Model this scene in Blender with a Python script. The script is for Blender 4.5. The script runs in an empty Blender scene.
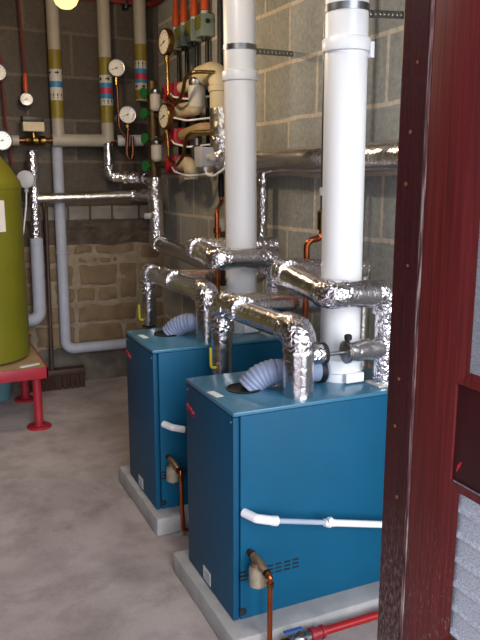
import bpy, bmesh, math, random
from mathutils import Vector, Matrix, noise
random.seed(7)
C = bpy.context.scene.collection
PI = math.pi
V = Vector

# ------------------------------------------------------------------ materials
def lin(h):
    h = h.lstrip('#'); out = []
    for i in (0, 2, 4):
        c = int(h[i:i+2], 16) / 255
        out.append(c / 12.92 if c <= .04045 else ((c + .055) / 1.055) ** 2.4)
    return (*out, 1)

def base_mat(name):
    m = bpy.data.materials.new(name); m.use_nodes = True
    nt = m.node_tree; b = nt.nodes['Principled BSDF']
    return m, nt, b

def nd(nt, t, **kw):
    n = nt.nodes.new(t)
    for k, v in kw.items():
        if k in n.inputs: n.inputs[k].default_value = v
        else: setattr(n, k, v)
    return n

def ramp(nt, fac, stops):
    r = nt.nodes.new('ShaderNodeValToRGB'); e = r.color_ramp.elements
    while len(e) < len(stops): e.new(.5)
    for el, (p, c) in zip(e, stops): el.position = p; el.color = c
    nt.links.new(fac, r.inputs[0]); return r.outputs[0]

def mix(nt, fac, a, b, mode='MIX'):
    m = nt.nodes.new('ShaderNodeMix'); m.data_type = 'RGBA'; m.blend_type = mode
    for k, v in ((0, fac), (6, a), (7, b)):
        if hasattr(v, 'is_linked'): nt.links.new(v, m.inputs[k])
        else: m.inputs[k].default_value = v
    return m.outputs[2]

def bump(nt, b, h, strength, dist=.01, prev=None):
    n = nd(nt, 'ShaderNodeBump'); n.inputs['Strength'].default_value = strength
    n.inputs['Distance'].default_value = dist
    nt.links.new(h, n.inputs['Height'])
    if prev: nt.links.new(prev, n.inputs['Normal'])
    nt.links.new(n.outputs[0], b.inputs['Normal']); return n.outputs[0]

def plain(name, col, rough=.5, metal=0, var=.12, scale=14, bmp=0, coat=0):
    """one colour with mild mottling"""
    m, nt, b = base_mat(name)
    tc = nd(nt, 'ShaderNodeTexCoord')
    n = nd(nt, 'ShaderNodeTexNoise', Scale=scale, Detail=5.0)
    nt.links.new(tc.outputs['Object'], n.inputs['Vector'])
    c = lin(col)
    a = tuple(x * (1 - var) for x in c[:3]) + (1,); d = tuple(min(1, x * (1 + var)) for x in c[:3]) + (1,)
    nt.links.new(ramp(nt, n.outputs['Fac'], [(.3, a), (.7, d)]), b.inputs['Base Color'])
    b.inputs['Roughness'].default_value = rough; b.inputs['Metallic'].default_value = metal
    if coat: b.inputs['Coat Weight'].default_value = coat
    if bmp: bump(nt, b, n.outputs['Fac'], bmp, .003)
    return m

def foil_mat(name, crinkle, col='#dcd8dc', rough=.2):
    m, nt, b = base_mat(name)
    tc = nd(nt, 'ShaderNodeTexCoord')
    n = nd(nt, 'ShaderNodeTexNoise', Scale=30.0 if crinkle > .5 else 17.0, Detail=4.0, Roughness=.6)
    v = nd(nt, 'ShaderNodeTexVoronoi', Scale=42.0 if crinkle > .5 else 26.0, feature='DISTANCE_TO_EDGE')
    w = nd(nt, 'ShaderNodeTexNoise', Scale=20.0, Detail=2.0)
    nt.links.new(tc.outputs['Object'], w.inputs['Vector'])
    ad = nd(nt, 'ShaderNodeVectorMath', operation='MULTIPLY_ADD'); ad.inputs[1].default_value = (.06, .06, .06)
    nt.links.new(w.outputs['Color'], ad.inputs[0]); nt.links.new(tc.outputs['Object'], ad.inputs[2])
    nt.links.new(tc.outputs['Object'], n.inputs['Vector']); nt.links.new(ad.outputs[0], v.inputs['Vector'])
    b.inputs['Base Color'].default_value = lin(col)
    b.inputs['Metallic'].default_value = 1; b.inputs['Roughness'].default_value = rough
    p = bump(nt, b, n.outputs['Fac'], .26 * crinkle + .08, .012)
    bump(nt, b, v.outputs['Distance'], .8 * crinkle, .008, p)
    return m

M = {}
M['foil'] = foil_mat('smooth foil', .36, rough=.24)
M['crumple'] = foil_mat('crumpled foil', 1.0, '#e6e2e8', .16)
M['dullfoil'] = foil_mat('dull foil', .45, '#c4beb6', .3)
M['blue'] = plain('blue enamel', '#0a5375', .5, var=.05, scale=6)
M['blue_shaded'] = plain('blue enamel shaded front', '#0f4a6b', .5, var=.05, scale=5)  # same enamel, base darkened to paint in the shade on the front
for q in ('blue', 'blue_shaded'): M[q].node_tree.nodes['Principled BSDF'].inputs['Specular IOR Level'].default_value = .22
M['blue_sheen'] = plain('blue enamel sheen lid', '#3b7391', .28, .0, var=.05, scale=6, coat=.3)  # same enamel, base lightened to paint in the lid's reflected sheen
M['black'] = plain('black plastic', '#09090a', .5)
M['rubber'] = plain('black rubber', '#1a1a1c', .8)
M['white_pvc'] = plain('white flue pipe', '#f0eef0', .35, var=.02, scale=4)
M['white'] = plain('white plastic', '#f1f1f5', .35, var=.02)
M['clear'] = plain('clear grey hose', '#aab4c8', .2, var=.05)
M['grey_pipe'] = plain('grey pipe sleeve', '#a3a6b4', .6, var=.08)
M['beige_pipe'] = plain('beige pipe', '#a39c8f', .5, var=.08, scale=9)
M['cream_ins'] = plain('cream insulation', '#c9bb9d', .6, var=.1, scale=12)
M['hose'] = plain('grey blue hose', '#828dab', .5, var=.05)
M['copper'] = plain('copper', '#b5623c', .28, 1, var=.2, scale=22)
M['dark_copper'] = plain('aged copper', '#6b4634', .38, .9, var=.25, scale=22)
M['brass'] = plain('brass', '#836739', .3, 1, var=.2, scale=26)
M['bronze'] = plain('bronze casting', '#a98d74', .45, .85, var=.25, scale=40, bmp=.3)
M['trap_cup'] = plain('pale bronze cup', '#a29684', .5, .25, var=.15, scale=40, bmp=.2)
M['badge_red'] = plain('badge red', '#8c1830', .5)
M['steel'] = plain('galvanised steel', '#8d8f94', .35, 1, var=.15, scale=30)
M['darksteel'] = plain('dark steel', '#4a4c50', .4, .9, var=.15, scale=30)
M['red'] = plain('red paint', '#9c2130', .4, var=.12)
M['red_pipe'] = plain('red pipe paint', '#a8161e', .35, var=.1)
M['pump_red'] = plain('pump red', '#a8182a', .45, var=.2)
M['orange'] = plain('orange conduit', '#c04a1a', .5, var=.1)
M['redcable'] = plain('red cable', '#741f1a', .6, var=.1)
M['olive_band'] = plain('olive tape', '#7f6f20', .5, var=.1)
M['band_blue'] = plain('blue tape', '#2f78a8', .5, var=.1)
M['band_red'] = plain('red tape', '#b02648', .5, var=.1)
M['band_white'] = plain('white tape', '#bfbcb4', .5, var=.05)
M['ink'] = plain('black print', '#141210', .6)
M['tank'] = plain('olive tank coat', '#6f6d18', .5, var=.1, scale=5, bmp=.05)
M['paper'] = plain('paper', '#d8d4d0', .7, var=.03)
M['ply'] = plain('plywood', '#a48663', .65, var=.15, scale=9)
M['greybox'] = plain('grey green switch box', '#7d8b82', .5, var=.08)
M['window_green'] = plain('olive box window', '#6b6f2a', .3, var=.15)
M['lightgrey'] = plain('light grey box', '#b4b5bd', .45, var=.05)
M['green'] = plain('green handle', '#1d6a33', .5, var=.15)
M['yellow'] = plain('yellow lever', '#d8c213', .45, var=.08)
M['bluelever'] = plain('blue lever', '#3a62a8', .45, var=.08)
M['bristle'] = plain('broom bristles', '#3a251d', .9, var=.35, scale=60, bmp=.5)
M['darkwood'] = plain('dark wood', '#3c2a22', .6, var=.2)
M['tealbox'] = plain('teal plastic', '#4f7480', .5, var=.08)
M['olive_brass'] = plain('tarnished brass', '#57452a', .5, .6, var=.25, scale=26)
M['motor'] = plain('dark motor shell', '#35302e', .45, .4, var=.2)
M['cap_grey'] = plain('pale cap', '#c3bfb8', .4, var=.06)
M['putty'] = plain('putty', '#7d4a33', .7, var=.4, scale=90)

# maroon painted timber with grain, chips and wear
def maroon(name, wear, c0='#4c1416', c1='#5e1a1c', c2='#6e2322'):
    m, nt, b = base_mat(name); tc = nd(nt, 'ShaderNodeTexCoord')
    mp = nd(nt, 'ShaderNodeMapping'); mp.inputs['Scale'].default_value = (150, 150, 4)
    nt.links.new(tc.outputs['Object'], mp.inputs[0])
    n = nd(nt, 'ShaderNodeTexNoise', Scale=1.0, Detail=5.0); nt.links.new(mp.outputs[0], n.inputs['Vector'])
    n2 = nd(nt, 'ShaderNodeTexNoise', Scale=210.0, Detail=6.0, Roughness=.75); nt.links.new(tc.outputs['Object'], n2.inputs['Vector'])
    c = ramp(nt, n.outputs['Fac'], [(.28, lin(c0)), (.5, lin(c1)), (.75, lin(c2))])
    mp2 = nd(nt, 'ShaderNodeMapping'); mp2.inputs['Scale'].default_value = (1, 1, .3)
    nt.links.new(tc.outputs['Object'], mp2.inputs[0]); nt.links.new(mp2.outputs[0], n2.inputs['Vector'])
    chips = ramp(nt, n2.outputs['Fac'], [(wear, (0, 0, 0, 1)), (wear + .04, (1, 1, 1, 1))])
    sep = nd(nt, 'ShaderNodeSeparateXYZ'); nt.links.new(tc.outputs['Object'], sep.inputs[0])
    low = ramp(nt, sep.outputs[2], [(.5, (.75, .75, .75, 1)), (.68, (.45, .45, .45, 1)), (.85, (.04, .04, .04, 1))])
    f = mix(nt, 1.0, chips, low, 'MULTIPLY')
    nt.links.new(mix(nt, f, c, lin('#7d7270')), b.inputs['Base Color'])
    b.inputs['Roughness'].default_value = .42
    bump(nt, b, n.outputs['Fac'], .12, .002)
    return m
M['maroon'] = maroon('maroon paint', .57)
M['maroon_worn'] = maroon('worn maroon paint', .5, '#2a0b10', '#390e14', '#46151a')
M['maroon_dark'] = plain('dark maroon paint', '#380d13', .45, var=.2, scale=9)
# bare weathered edge of the leaf
m, nt, b = base_mat('weathered timber'); tc = nd(nt, 'ShaderNodeTexCoord')
mp = nd(nt, 'ShaderNodeMapping'); mp.inputs['Scale'].default_value = (200, 200, 14); nt.links.new(tc.outputs['Object'], mp.inputs[0])
n = nd(nt, 'ShaderNodeTexNoise', Scale=1.0, Detail=6.0); nt.links.new(mp.outputs[0], n.inputs['Vector'])
nt.links.new(ramp(nt, n.outputs['Fac'], [(.38, lin('#3a1a20')), (.52, lin('#6b4a4c')), (.68, lin('#a39591'))]), b.inputs['Base Color'])
b.inputs['Roughness'].default_value = .8; M['weathered'] = m

# patterned glass panes of the door
def pane_mat(name, c1, c2):
    m, nt, b = base_mat(name); tc = nd(nt, 'ShaderNodeTexCoord')
    v = nd(nt, 'ShaderNodeTexNoise', Scale=260.0, Detail=3.0); nt.links.new(tc.outputs['Object'], v.inputs['Vector'])
    nt.links.new(ramp(nt, v.outputs['Fac'], [(.35, lin(c1)), (.65, lin(c2))]), b.inputs['Base Color'])
    b.inputs['Roughness'].default_value = .3; b.inputs['Metallic'].default_value = .25
    bump(nt, b, v.outputs['Fac'], .4, .002); return m
M['pane'] = pane_mat('frosted pane', '#8c929c', '#a8adb6')
M['ribbed'] = pane_mat('galvanised ribbed sheet', '#a6adbe', '#d6dce8')

# block walls: brick texture over metres
def block_wall(name, axis, c1, c2, mortar, bw, bh, offz, offh, rough_amt):
    m, nt, b = base_mat(name); tc = nd(nt, 'ShaderNodeTexCoord')
    sep = nd(nt, 'ShaderNodeSeparateXYZ'); nt.links.new(tc.outputs['Object'], sep.inputs[0])
    w = nd(nt, 'ShaderNodeTexNoise', Scale=2.5, Detail=3.0); nt.links.new(tc.outputs['Object'], w.inputs['Vector'])
    ws = nd(nt, 'ShaderNodeMath', operation='MULTIPLY_ADD'); ws.inputs[1].default_value = .03
    nt.links.new(w.outputs['Fac'], ws.inputs[0])
    cx = nd(nt, 'ShaderNodeCombineXYZ')
    h = nd(nt, 'ShaderNodeMath', operation='ADD'); h.inputs[1].default_value = offh
    z = nd(nt, 'ShaderNodeMath', operation='ADD'); z.inputs[1].default_value = offz - .015
    nt.links.new(sep.outputs[axis], h.inputs[0]); nt.links.new(sep.outputs[2], ws.inputs[2]); nt.links.new(ws.outputs[0], z.inputs[0])
    nt.links.new(h.outputs[0], cx.inputs[0]); nt.links.new(z.outputs[0], cx.inputs[1])
    br = nd(nt, 'ShaderNodeTexBrick'); br.offset = .5
    br.inputs['Scale'].default_value = 1; br.inputs['Brick Width'].default_value = bw; br.inputs['Row Height'].default_value = bh
    br.inputs['Mortar Size'].default_value = .011; br.inputs['Mortar Smooth'].default_value = .35; br.inputs['Bias'].default_value = 0
    br.inputs['Color1'].default_value = lin(c1); br.inputs['Color2'].default_value = lin(c2); br.inputs['Mortar'].default_value = lin(mortar)
    nt.links.new(cx.outputs[0], br.inputs['Vector'])
    g = nd(nt, 'ShaderNodeTexNoise', Scale=45.0, Detail=6.0, Roughness=.7); nt.links.new(tc.outputs['Object'], g.inputs['Vector'])
    s = nd(nt, 'ShaderNodeTexNoise', Scale=3.0, Detail=4.0); nt.links.new(tc.outputs['Object'], s.inputs['Vector'])
    gg = ramp(nt, g.outputs['Fac'], [(.3, (.72, .72, .72, 1)), (.7, (1.12, 1.12, 1.12, 1))])
    ss = ramp(nt, s.outputs['Fac'], [(.3, (.78, .76, .74, 1)), (.7, (1.1, 1.1, 1.1, 1))])
    nt.links.new(mix(nt, 1.0, mix(nt, 1.0, br.outputs['Color'], gg, 'MULTIPLY'), ss, 'MULTIPLY'), b.inputs['Base Color'])
    b.inputs['Roughness'].default_value = .9
    p = bump(nt, b, g.outputs['Fac'], rough_amt, .006)
    return m
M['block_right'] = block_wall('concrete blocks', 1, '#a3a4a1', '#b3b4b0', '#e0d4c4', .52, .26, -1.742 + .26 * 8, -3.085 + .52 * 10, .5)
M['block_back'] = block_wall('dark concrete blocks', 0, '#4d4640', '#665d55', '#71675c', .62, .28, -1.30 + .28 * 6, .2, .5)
M['block_other'] = block_wall('other blocks', 0, '#6d6d68', '#7b7b75', '#938b7c', .52, .26, .1, .1, .5)
M['block_side'] = block_wall('side blocks', 1, '#6d6d68', '#7b7b75', '#938b7c', .52, .26, .1, .1, .5)
M['stone'] = plain('brown stone', '#77634c', .9, var=.22, scale=10, bmp=.7)
M['stone_pale'] = plain('pale stone course', '#93887a', .9, var=.15, scale=12, bmp=.5)
M['rubble'] = plain('dark rubble', '#50443a', .95, var=.4, scale=16, bmp=.8)
M['mortar'] = plain('old lime mortar', '#8b7c6a', .95, var=.2, scale=18, bmp=.6)
M['render'] = plain('grey cement render', '#5a524b', .9, var=.4, scale=9, bmp=.4)
M['ceiling'] = plain('ceiling boards', '#6d655c', .9, var=.1, scale=4)

m, nt, b = base_mat('concrete floor'); tc = nd(nt, 'ShaderNodeTexCoord')
n1 = nd(nt, 'ShaderNodeTexNoise', Scale=1.6, Detail=6.0, Roughness=.62, Distortion=.6); n2 = nd(nt, 'ShaderNodeTexNoise', Scale=4.5, Detail=8.0, Roughness=.68)
n3 = nd(nt, 'ShaderNodeTexNoise', Scale=160.0, Detail=3.0)
for q in (n1, n2, n3): nt.links.new(tc.outputs['Object'], q.inputs['Vector'])
c = ramp(nt, n1.outputs['Fac'], [(.3, lin('#968a8a')), (.5, lin('#b3a7a7')), (.72, lin('#c2b7b6'))])
c = mix(nt, 1.0, c, ramp(nt, n2.outputs['Fac'], [(.34, (.72, .70, .71, 1)), (.54, (1.0, 1.0, 1.0, 1))]), 'MULTIPLY')
c = mix(nt, 1.0, c, ramp(nt, n3.outputs['Fac'], [(.3, (.9, .9, .9, 1)), (.7, (1.06, 1.06, 1.06, 1))]), 'MULTIPLY')
nt.links.new(c, b.inputs['Base Color']); b.inputs['Roughness'].default_value = .72
bump(nt, b, n2.outputs['Fac'], .15, .004); M['floor'] = m
M['plinth'] = plain('plinth concrete', '#a9a7a8', .8, var=.15, scale=12, bmp=.35)

m, nt, b = base_mat('clear glass'); out = nt.nodes['Material Output']
tr = nd(nt, 'ShaderNodeBsdfTransparent'); gl = nd(nt, 'ShaderNodeBsdfGlossy'); gl.inputs['Roughness'].default_value = .02
fr = nd(nt, 'ShaderNodeFresnel'); fr.inputs[0].default_value = 1.45; ms = nd(nt, 'ShaderNodeMixShader')
tr.inputs[0].default_value = (.93, .95, .95, 1)
nt.links.new(fr.outputs[0], ms.inputs[0]); nt.links.new(tr.outputs[0], ms.inputs[1]); nt.links.new(gl.outputs[0], ms.inputs[2]); nt.links.new(ms.outputs[0], out.inputs[0])
M['glass'] = m

def glow(name, col, s):
    m, nt, b = base_mat(name)
    b.inputs['Emission Color'].default_value = col; b.inputs['Emission Strength'].default_value = s
    b.inputs['Base Color'].default_value = (0, 0, 0, 1); b.inputs['Specular IOR Level'].default_value = 0; return m
M['bulb'] = glow('lit bulb', (1, .66, .26, 1), 1.9)

m, nt, b = base_mat('gauge face'); b.inputs['Base Color'].default_value = lin('#e9e4da'); b.inputs['Roughness'].default_value = .35
b.inputs['Coat Weight'].default_value = 1.0; b.inputs['Coat Roughness'].default_value = .05; M['dial'] = m

# ------------------------------------------------------------------ geometry helpers
ROOT = {}
def thing(name, label, cat, loc, group=None):
    o = bpy.data.objects.new(name, None); C.objects.link(o); o.location = loc
    o.empty_display_size = .1
    o['label'] = label; o['category'] = cat
    if group: o['group'] = group
    return o

def root_of(o):
    while o.parent: o = o.parent
    return o

def obj(name, bm, mats, parent=None, smooth=35, label=None):
    """bm is in metres of the place; the object gets its origin at its thing's base"""
    me = bpy.data.meshes.new(name)
    if parent: L = root_of(parent).location.copy()
    else:
        xs = [v.co for v in bm.verts]
        lo = V((min(v.x for v in xs), min(v.y for v in xs), min(v.z for v in xs))); hi = V((max(v.x for v in xs), max(v.y for v in xs), 0))
        L = V(((lo.x + hi.x) / 2, (lo.y + hi.y) / 2, lo.z))
    bmesh.ops.recalc_face_normals(bm, faces=bm.faces)
    for v in bm.verts: v.co -= L
    if smooth:
        for f in bm.faces: f.smooth = True
        a = math.radians(smooth)
        for e in bm.edges:
            if len(e.link_faces) == 2 and e.calc_face_angle(0) > a: e.smooth = False
    bm.to_mesh(me); bm.free()
    if not isinstance(mats, (list, tuple)): mats = [mats]
    for mm in mats: me.materials.append(M[mm])
    o = bpy.data.objects.new(name, me); C.objects.link(o)
    if parent: o.parent = parent
    else: o.location = L
    if label: o['label'] = label
    return o

def tag(o, label, cat, group=None):
    o['label'] = label; o['category'] = cat
    if group: o['group'] = group
    return o

def struct(name, bm, mats, smooth=0):
    me = bpy.data.meshes.new(name); bmesh.ops.recalc_face_normals(bm, faces=bm.faces)
    if smooth:
        for f in bm.faces: f.smooth = True
    bm.to_mesh(me); bm.free()
    if not isinstance(mats, (list, tuple)): mats = [mats]
    for mm in mats: me.materials.append(M[mm])
    o = bpy.data.objects.new(name, me); C.objects.link(o); o['kind'] = 'structure'; return o

def box(bm, lo, hi, bev=0, mat=0, rot=None, seg=2):
    c = [(lo[i] + hi[i]) / 2 for i in range(3)]; s = [hi[i] - lo[i] for i in range(3)]
    b2 = bmesh.new(); bmesh.ops.create_cube(b2, size=1)
    for v in b2.verts: v.co = V((v.co.x * s[0], v.co.y * s[1], v.co.z * s[2]))
    if bev: bmesh.ops.bevel(b2, geom=b2.edges[:], offset=bev, segments=seg, affect='EDGES', profile=.6)
    if rot is not None:
        for v in b2.verts: v.co = rot @ v.co
    for v in b2.verts: v.co += V(c)
    merge(bm, b2, mat); return bm

def merge(bm, b2, mat=0):
    mp = {v: bm.verts.new(v.co) for v in b2.verts}
    for f in b2.faces:
        try: nf = bm.faces.new([mp[v] for v in f.verts]); nf.material_index = mat
        except ValueError: pass
    b2.free()

def BX(lo, hi, bev=0, rot=None): return box(bmesh.new(), lo, hi, bev, rot=rot)

def frame_for(d):
    d = d.normalized(); a = V((0, 0, 1)) if abs(d.z) < .9 else V((1, 0, 0))
    u = d.cross(a).normalized(); return u, d.cross(u).normalized()

def fillet(pts, R, n=8):
    out = [pts[0]]
    for i in range(1, len(pts) - 1):
        p, a, b = pts[i], pts[i-1], pts[i+1]
        d1 = (a - p); d2 = (b - p); ang = d1.angle(d2)
        t = min(R / math.tan(ang / 2), d1.length * .49, d2.length * .49)
        if ang > 3.1: out.append(p); continue
        p1 = p + d1.normalized() * t; p2 = p + d2.normalized() * t
        r = t * math.tan(ang / 2)
        cc = p + (d1.normalized() + d2.normalized()).normalized() * (r / math.sin(ang / 2))
        for k in range(n + 1):
            w = k / n; q = p1.lerp(p2, w) - cc
            s0 = (p1 - cc); s1 = (p2 - cc); th = s0.angle(s1)
            q = (s0 * math.sin((1 - w) * th) + s1 * math.sin(w * th)) / max(math.sin(th), 1e-6)
            out.append(cc + q)
    out.append(pts[-1]); return out

def tube(bm, pts, r, seg=16, bend=0, step=None, crump=0, freq=30, mat=0, bn=8, rf=None):
    pts = [V(p) for p in pts]
    if bend: pts = fillet(pts, bend, bn)
    if step:
        q = [pts[0]]
        for a, b in zip(pts, pts[1:]):
            k = max(1, round((b - a).length / step))
            q += [a.lerp(b, (i + 1) / k) for i in range(k)]
        pts = q
    n = len(pts); tang = []
    for i in range(n):
        t = (pts[min(i + 1, n - 1)] - pts[max(i - 1, 0)]); tang.append(t.normalized())
    u, w = frame_for(tang[0]); rings = []; acc = 0
    for i in range(n):
        if i:
            acc += (pts[i] - pts[i-1]).length
            ax = tang[i-1].cross(tang[i])
            if ax.length > 1e-6:
                R = Matrix.Rotation(tang[i-1].angle(tang[i]), 3, ax); u = R @ u
        u = (u - tang[i] * u.dot(tang[i])).normalized(); w = tang[i].cross(u)
        ring = []
        for k in range(seg):
            a = 2 * PI * k / seg; d = u * math.cos(a) + w * math.sin(a)
            rr = r if rf is None else r * rf(i / max(1, n - 1), acc)
            if crump:
                p = pts[i] + d * rr
                rr *= 1 + crump * (noise.noise(p * freq) + .6 * noise.noise(p * freq * 2.3 + V((7, 3, 1))))
            ring.append(bm.verts.new(pts[i] + d * rr))
        rings.append(ring)
    for A, B in zip(rings, rings[1:]):
        for k in range(seg):
            f = bm.faces.new((A[k], A[(k+1) % seg], B[(k+1) % seg], B[k])); f.material_index = mat
    for rg, s in ((rings[0], -1), (rings[-1], 1)):
        f = bm.faces.new(rg if s > 0 else rg[::-1]); f.material_index = mat
    return bm

def TB(pts, r, seg=16, **k): return tube(bmesh.new(), pts, r, seg, **k)

def lathe(bm, prof, origin, axis=(0, 0, 1), seg=28, mat=0):
    """prof: (radius, along) pairs from the origin along the axis"""
    o = V(origin); d = V(axis).normalized(); u, w = frame_for(d); rings = []
    for r, h in prof:
        rings.append([bm.verts.new(o + d * h + (u * math.cos(2*PI*k/seg) + w * math.sin(2*PI*k/seg)) * max(r, 1e-4)) for k in range(seg)])
    for A, B in zip(rings, rings[1:]):
        for k in range(seg):
            f = bm.faces.new((A[k], A[(k+1) % seg], B[(k+1) % seg], B[k])); f.material_index = mat
    f = bm.faces.new(rings[0][::-1]); f.material_index = mat
    f = bm.faces.new(rings[-1]); f.material_index = mat
    return bm
def LT(prof, origin, axis=(0, 0, 1), seg=28): return lathe(bmesh.new(), prof, origin, axis, seg)

def foil_path(parent, pts, r, names, bend=.07, elbow_r=1.12, mats=('foil', 'crumple'), seg=22, crump=.05):
    """foil-lagged pipe: straight lengths and crumpled elbows, each its own part"""
    pts = [V(p) for p in pts]; n = len(pts)
    cut = bend * .95
    for i in range(n - 1):
        a, b = pts[i], pts[i+1]; d = (b - a).normalized()
        s = a + d * (cut if i else 0); e = b - d * (cut if i < n - 2 else 0)
        obj(names[i], TB([s, e], r, seg=seg, step=.02, crump=.018, freq=26), mats[0], parent, 50)
    for i in range(1, n - 1):
        d1 = (pts[i-1] - pts[i]).normalized(); d2 = (pts[i+1] - pts[i]).normalized()
        obj('elbow', TB([pts[i] + d1 * (cut + .03), pts[i], pts[i] + d2 * (cut + .03)], r * elbow_r, seg=26, bend=bend, step=.007, crump=crump * 1.5, freq=28, bn=10), mats[1], parent, 80)

# ------------------------------------------------------------------ the setting
XW, YB, HC = 1.66, 5.05, 3.0      # right wall, back wall, ceiling
struct('floor', BX((-1.95, -3.0, -.1), (1.8, 5.2, 0)), 'floor')
struct('wall_right', BX((XW, .985, 0), (1.8, 5.2, HC)), 'block_right')
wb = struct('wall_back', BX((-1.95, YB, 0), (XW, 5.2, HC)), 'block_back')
struct('wall_left', BX((-1.95, .985, 0), (-1.8, YB, HC)), 'block_side')
wf = box(bmesh.new(), (-1.8, .985, 0), (-.5, 1.085, HC)); box(wf, (.9, .985, 2.38), (XW, 1.085, HC)); box(wf, (.9, .985, 0), (XW, 1.085, .06)); box(wf, (-.5, .985, 2.38), (.9, 1.085, HC))
struct('wall_front', wf, 'block_other')
struct('ceiling', BX((-1.95, .985, HC), (1.8, 5.2, HC + .1)), 'ceiling')

def wall_part(name, bm, mat, smooth=40):
    o = obj(name, bm, mat, wb, smooth); return o

def stone(bm, x0, x1, z0, z1, d, amp=.016, bev=.02):
    b2 = bmesh.new(); bmesh.ops.create_cube(b2, size=1)
    for v in b2.verts: v.co = V((v.co.x * (x1 - x0), v.co.y * d * 2, v.co.z * (z1 - z0)))
    bmesh.ops.bevel(b2, geom=b2.edges[:], offset=bev, segments=2, affect='EDGES', profile=.5)
    bmesh.ops.subdivide_edges(b2, edges=[e for e in b2.edges if e.calc_length() > .05], cuts=4, use_grid_fill=True)
    c = V(((x0 + x1) / 2, YB, (z0 + z1) / 2))
    for v in b2.verts:
        p = v.co + c
        v.co += V((noise.noise(p * 11), noise.noise(p * 14 + V((5, 0, 0))) * .8, noise.noise(p * 11 + V((0, 9, 0))))) * amp
        v.co += c
    merge(bm, b2)
st = bmesh.new()
def sx(x): return .924 + (x - 60) * .0063
def sz(y): return .96 - (y - 250) * .0072
for x0, x1, y0, y1 in ((70, 92, 245, 254), (95, 141, 244, 254), (76, 121, 265, 286), (123, 143, 264, 300), (71, 93, 288, 302), (96, 120, 287, 302),
                       (71, 142, 305, 323), (71, 123, 325.5, 345), (126, 144, 326, 345), (58, 69, 264, 284), (58, 68, 287, 301), (56, 68, 305, 323), (57, 68, 326, 345),
                       (75, 87, 257, 263), (89, 97, 256.5, 262), (99, 113, 257, 263), (115, 121, 257, 262)):
    stone(st, sx(x0), sx(x1), sz(y1), sz(y0), .022)
for z0, z1 in ((.265, .42), (.435, .56), (.58, .73), (.75, .86), (.88, .99)):     # the rest of the wall to the tank and past it
    x = -1.75 + random.random() * .1
    while x < .86:
        w = random.uniform(.22, .5); e = min(x + w, .895)
        stone(st, x, e, z0, z1, .02); x = e + .03
    if z0 > 0:
        stone(st, 1.47, XW - .01, z0, z1, .02)
wall_part('stonework', st, 'stone')
pc = bmesh.new(); x = -1.78
for w in (.42, .38, .45, .4, .44, .36, .3, .155, .16, .2, .22, .2):
    e = min(x + w, XW - .01)
    if e - x > .03: stone(pc, x, e - .012, 1.175, 1.272, .014, .004, .008)
    x = e
wall_part('pale_course', pc, 'stone_pale')
rb = bmesh.new(); b2 = bmesh.new(); bmesh.ops.create_grid(b2, x_segments=230, y_segments=14, size=1)
for v in b2.verts:
    t = (v.co.y + 1) / 2
    p = V((-1.8 + (v.co.x + 1) / 2 * (XW + 1.8), YB, 1.0 + t * .17))
    q = V((p.x, p.z * 1.3, 0)); e = 1 - abs(2 * t - 1) ** 4
    v.co = p + V((.012 * noise.noise(p * 21), -.02 - .035 * e * abs(noise.noise(q * 9)) - .012 * e * noise.noise(q * 24), .012 * noise.noise(p * 8)))
merge(rb, b2); wall_part('rubble_band', rb, 'rubble', 25)
mo = bmesh.new(); b2 = bmesh.new(); bmesh.ops.create_grid(b2, x_segments=110, y_segments=34, size=1)
for v in b2.verts:
    p = V((-1.8 + (v.co.x + 1) / 2 * (XW + 1.8), YB, .24 + (v.co.y + 1) / 2 * .775))
    v.co = p + V((0, -.013 - .008 * noise.noise(p * 18), 0))
merge(mo, b2); wall_part('mortar_bed', mo, 'mortar')
rd = bmesh.new(); b2 = bmesh.new(); bmesh.ops.create_grid(b2, x_segments=90, y_segments=10, size=1)
for v in b2.verts:
    t = (v.co.y + 1) / 2
    p = V((-1.8 + (v.co.x + 1) / 2 * (XW + 1.8), YB, t * .262))
    v.co = p + V((0, -.035 + .02 * t * t - .012 * noise.noise(p * 9), 0))
merge(rd, b2); wall_part('render_base', rd, 'render')

# doorway: jamb and the leaf folded back outwards
jm = struct('trim_1', BX((.8, .999, 0), (.9, 1.071, 2.3), .004), 'maroon_worn')
for i, z in enumerate((1.86, 1.66, 1.545, 1.455, 1.31, 1.095, 1.0, .86, .72, .585)):
    y = 1.03 + (.012 if i % 3 == 0 else -.004 if i % 3 == 1 else .006)
    obj('filled_nail_hole', LT([(.0028 + .0004 * (i % 4), 0), (.0028 + .0004 * (i % 4), .0012), (.001, .0015)], (.8005, y, z), (-1, 0, 0), 10), 'putty', jm)
sl_ = bmesh.new()
for lo, hi in (((.9, 1.0, .06), (.95, 1.07, 2.38)), ((1.61, 1.0, .06), (XW, 1.07, 2.38)), ((.95, 1.0, .06), (1.61, 1.07, .13)), ((.95, 1.0, 2.31), (1.61, 1.07, 2.38))):
    box(sl_, lo, hi, .003)
wn = struct('added_window_1', sl_, 'maroon'); obj('pane', BX((.95, 1.032, .13), (1.61, 1.038, 2.31)), 'glass', wn, 0)  # unseen glazed panel, added to let daylight onto the boilers and flues
struct('trim_2', BX((-.5, .999, 0), (-.4, 1.071, 2.3), .004), 'maroon')
struct('trim_3', BX((-.4, .999, 2.3), (.9, 1.071, 2.38), .004), 'maroon')
D0 = .8
door = thing('door_1', 'maroon timber door folded back beside the jamb with grey panels', 'door', (D0 + .02, .99, .04)); door['kind'] = 'structure'; del door['category']; del door['label']
def dpart(n, lo, hi, mat='maroon', bev=.003): return obj(n, BX(lo, hi, bev), mat, door)
dpart('edge_strip', (D0 - .001, .9885, .04), (D0 + .04, .9975, 2.24), 'weathered', .0015)
dpart('stile', (D0, .882, .04), (D0 + .04, .9885, 2.24)); dpart('stile', (D0, .12, .04), (D0 + .04, .22, 2.24))
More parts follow.
